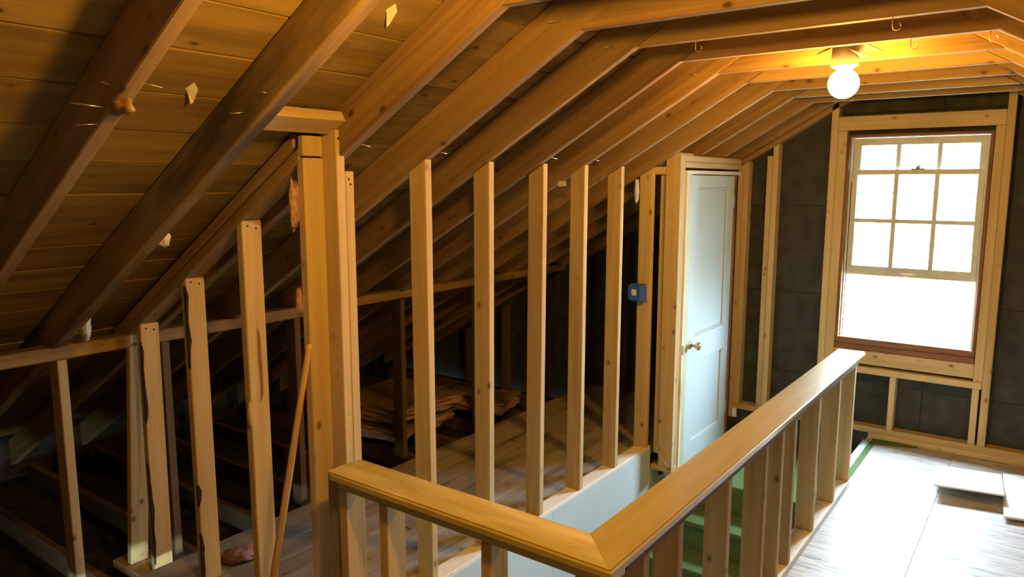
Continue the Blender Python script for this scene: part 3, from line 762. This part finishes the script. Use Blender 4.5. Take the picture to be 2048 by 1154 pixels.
batt('topmost brown paper-faced insulation batt of the pile', (-3.84, 3.78), (0.74, 0.74, 0.095), -0.06, FZ + .105, 2)
batt('pink insulation batt lying behind the pile, further into the eave', (-3.62, 4.45), (0.60, 0.42, 0.09), 0.25, FZ - .012, 3)
tag(lump('insulation_scrap', (-2.94, 1.86, FZ + .03), (.10, .045, .034), M['pink'], None, 0.5, 2.4, 3, 5, 1.0, 1.0), 'pink insulation scrap on the planks between partition studs', 'insulation')
tag(lump('insulation_tuft', (-2.135, 1.625, -0.08), (.014, .022, .085), M['pink'], None, 0.5, 2.6, 3, 8), 'pink insulation tuft caught on the stud left of the post', 'insulation')
tag(lump('insulation_tuft', (-2.14, 1.632, -0.42), (.012, .014, .05), M['pink'], None, 0.5, 2.6, 3, 9), 'small pale insulation tuft lower on the stud beside the pole', 'insulation')
tag(lump('insulation_tuft', (-2.60, 1.40, -0.195), (.022, .022, .04), M['cardboard'], None, 0.6, 2.4, 3, 10), 'grey-white tuft on the rafter above the sloped plate', 'insulation')
tag(lump('insulation_tuft', (-3.32, 1.42, -0.60), (.025, .02, .07), M['cardboard'], None, 0.6, 2.4, 3, 11), 'grey-white tuft at the lower end of the sloped plate', 'insulation')
tag(lump('plastic_scrap', (-2.06, 4.06, -0.05), (.015, .018, .07), M['plastic_scrap'], None, 0.5, 2.0, 3, 12), 'crumpled clear plastic scrap stuck behind a knee-wall stud', 'plastic scrap')
tg = strip('paper_tag', [(-2.185, 3.385, -0.024), (-2.135, 3.385, -0.020), (-2.138, 3.385, 0.006), (-2.188, 3.385, 0.004)], M['sticker'], None, (0, .001, 0))
tag(tg, 'small pale paper tag under a rafter between two studs', 'paper tag')
tag(tube('loose_wire', [(-1.975, 4.256, -1.70), (-1.955, 4.25, -1.735), (-1.93, 4.248, -1.765), (-1.90, 4.25, -1.80), (-1.882, 4.252, -1.822)], 0.0022, M['wire']), 'short white wire at the foot of the door post', 'wire')
lt = box('lath_strip', -4.6, -4.56, 0.55, 1.02, FZ + .09, FZ + .105, M['attic_board'], None, 'y', 0.002)
tag(lt, 'pale lath strip in the dark eave at the left edge', 'lath')
hs = [(-1.10, 2.60, 'leftmost small wire hook under a collar tie'), (-0.462, 2.60, 'small wire hook right of centre under the nearest tie'),
      (-0.471, 3.005, 'small wire hook right of the lit bulb'), (-0.235, 3.005, 'small wire hook at the right end of a tie')]
for x, y, lb in hs:
    pts = [(x, y, TIE + .003), (x, y, TIE - .018)]
    for i in range(8):
        an = math.pi * (0.5 + 1.35 * i / 7) + math.pi / 2
        pts.append((x + 0.012 + 0.012 * math.cos(an), y, TIE - .026 + .012 * math.sin(an)))
    tag(tube('wire_hook', pts, 0.0018, M['nail']), lb, 'hook')
# nails left in the rafters and studs
for k, x, zo, dx, dz, lnn in ((6, -1.90, .012, -.3, .10, .075), (6, -1.95, .004, -.35, -.1, .045), (6, -1.85, .03, -.2, .3, .03), (7, -1.93, .05, -.4, -.12, .045), (7, -1.82, .03, -.2, .3, .02),
                              (9, -1.40, .075, -.8, -.1, .05), (10, -1.42, .06, -.8, .1, .04), (12, -1.42, .05, -.8, .3, .03), (15, -1.35, .05, -.8, .3, .03)):
    p = (x, RY[k][0] + .001, zu(x) + zo)
    nail(p, (dx, -1, dz), lnn, rafters[(k, 0)])
for k, x in ((6, -1.80), (8, -1.98), (9, -2.0), (11, -2.0), (12, -2.0)):
    nail((x, RY[k][1] - .001, zu(x) + .01), (.3, 1, -.2), .045, rafters[(k, 0)])
nail((-2.06, 1.727, -0.70), (.5, -.8, .9), .05, wall_left)
def nail_head(p, d, parent):
    F = frame(p, d, (0, 0, 1))
    lathe('nail_head', [(0.0042, -0.001), (0.0042, 0.0012), (0.0, 0.0014)], M['bark'], parent, F, 8)
for i, (x, zt) in enumerate(((-2.48, -0.165), (-2.90, -0.415), (-3.30, -0.66))):
    for k in (0.025, 0.062): nail_head((x, PY0 + k, zt - .01 * (k > .05)), (1, 0, 0), pst[i + 1])
for y, z in ((1.738, .150), (1.752, .135), (1.780, .010), (1.788, -.008)): nail_head((XK, y, z), (1, 0, 0), wall_left)
# splinters on the roof boards
for k, (x, y) in enumerate(((-1.62, 1.58), (-2.02, 1.18))):
    z = zu(x) + DR
    strip('wood_splinter', [(x, y, z), (x + .028, y + .012, z + .016), (x + .015, y + .030, z + .002), (x - .03, y + .040, z - .030), (x - .035, y + .034, z - .035), (x - .01, y + .012, z - .006)], M['white_edge'], ceiling, (.001, 0, -.003))
# knotty sapwood collar half way up one rafter
lump('burl', (-1.90, 0.924, zu(-1.90) + .016), (.075, .025, .024), M['rafter'], rafters[(6, 0)], 0.35, 2.5, 3, 21)

# ------------------------------------------------------------------ outside the window
ground = thing('ground', 'pale overcast ground outside the window', 'ground', (0, 30, -4.8), kind='structure')
box('lawn', -60, 60, -60, 120, -5.0, -4.8, M['ground'], ground, 'y', 0)
house = thing('neighbour_house', 'pale house far outside the window, washed out by daylight', 'house', (-6, 34, -4.8))
multi('wall', [(-13, 0, 32, 40, -4.8, -2.4)], M['siding'], house, bev=0)
for s in (-1, 1):
    yy = 36 + s * 4.3
    hexa('roof', [(-13.3, yy, -2.6), (-13.3, 36, -0.6), (-13.3, 36, -0.4), (-13.3, yy, -2.4), (0.3, yy, -2.6), (0.3, 36, -0.6), (0.3, 36, -0.4), (0.3, yy, -2.4)], M['roofing'], house, 0)

for o in TOP:
    o.location.z += FLOOR
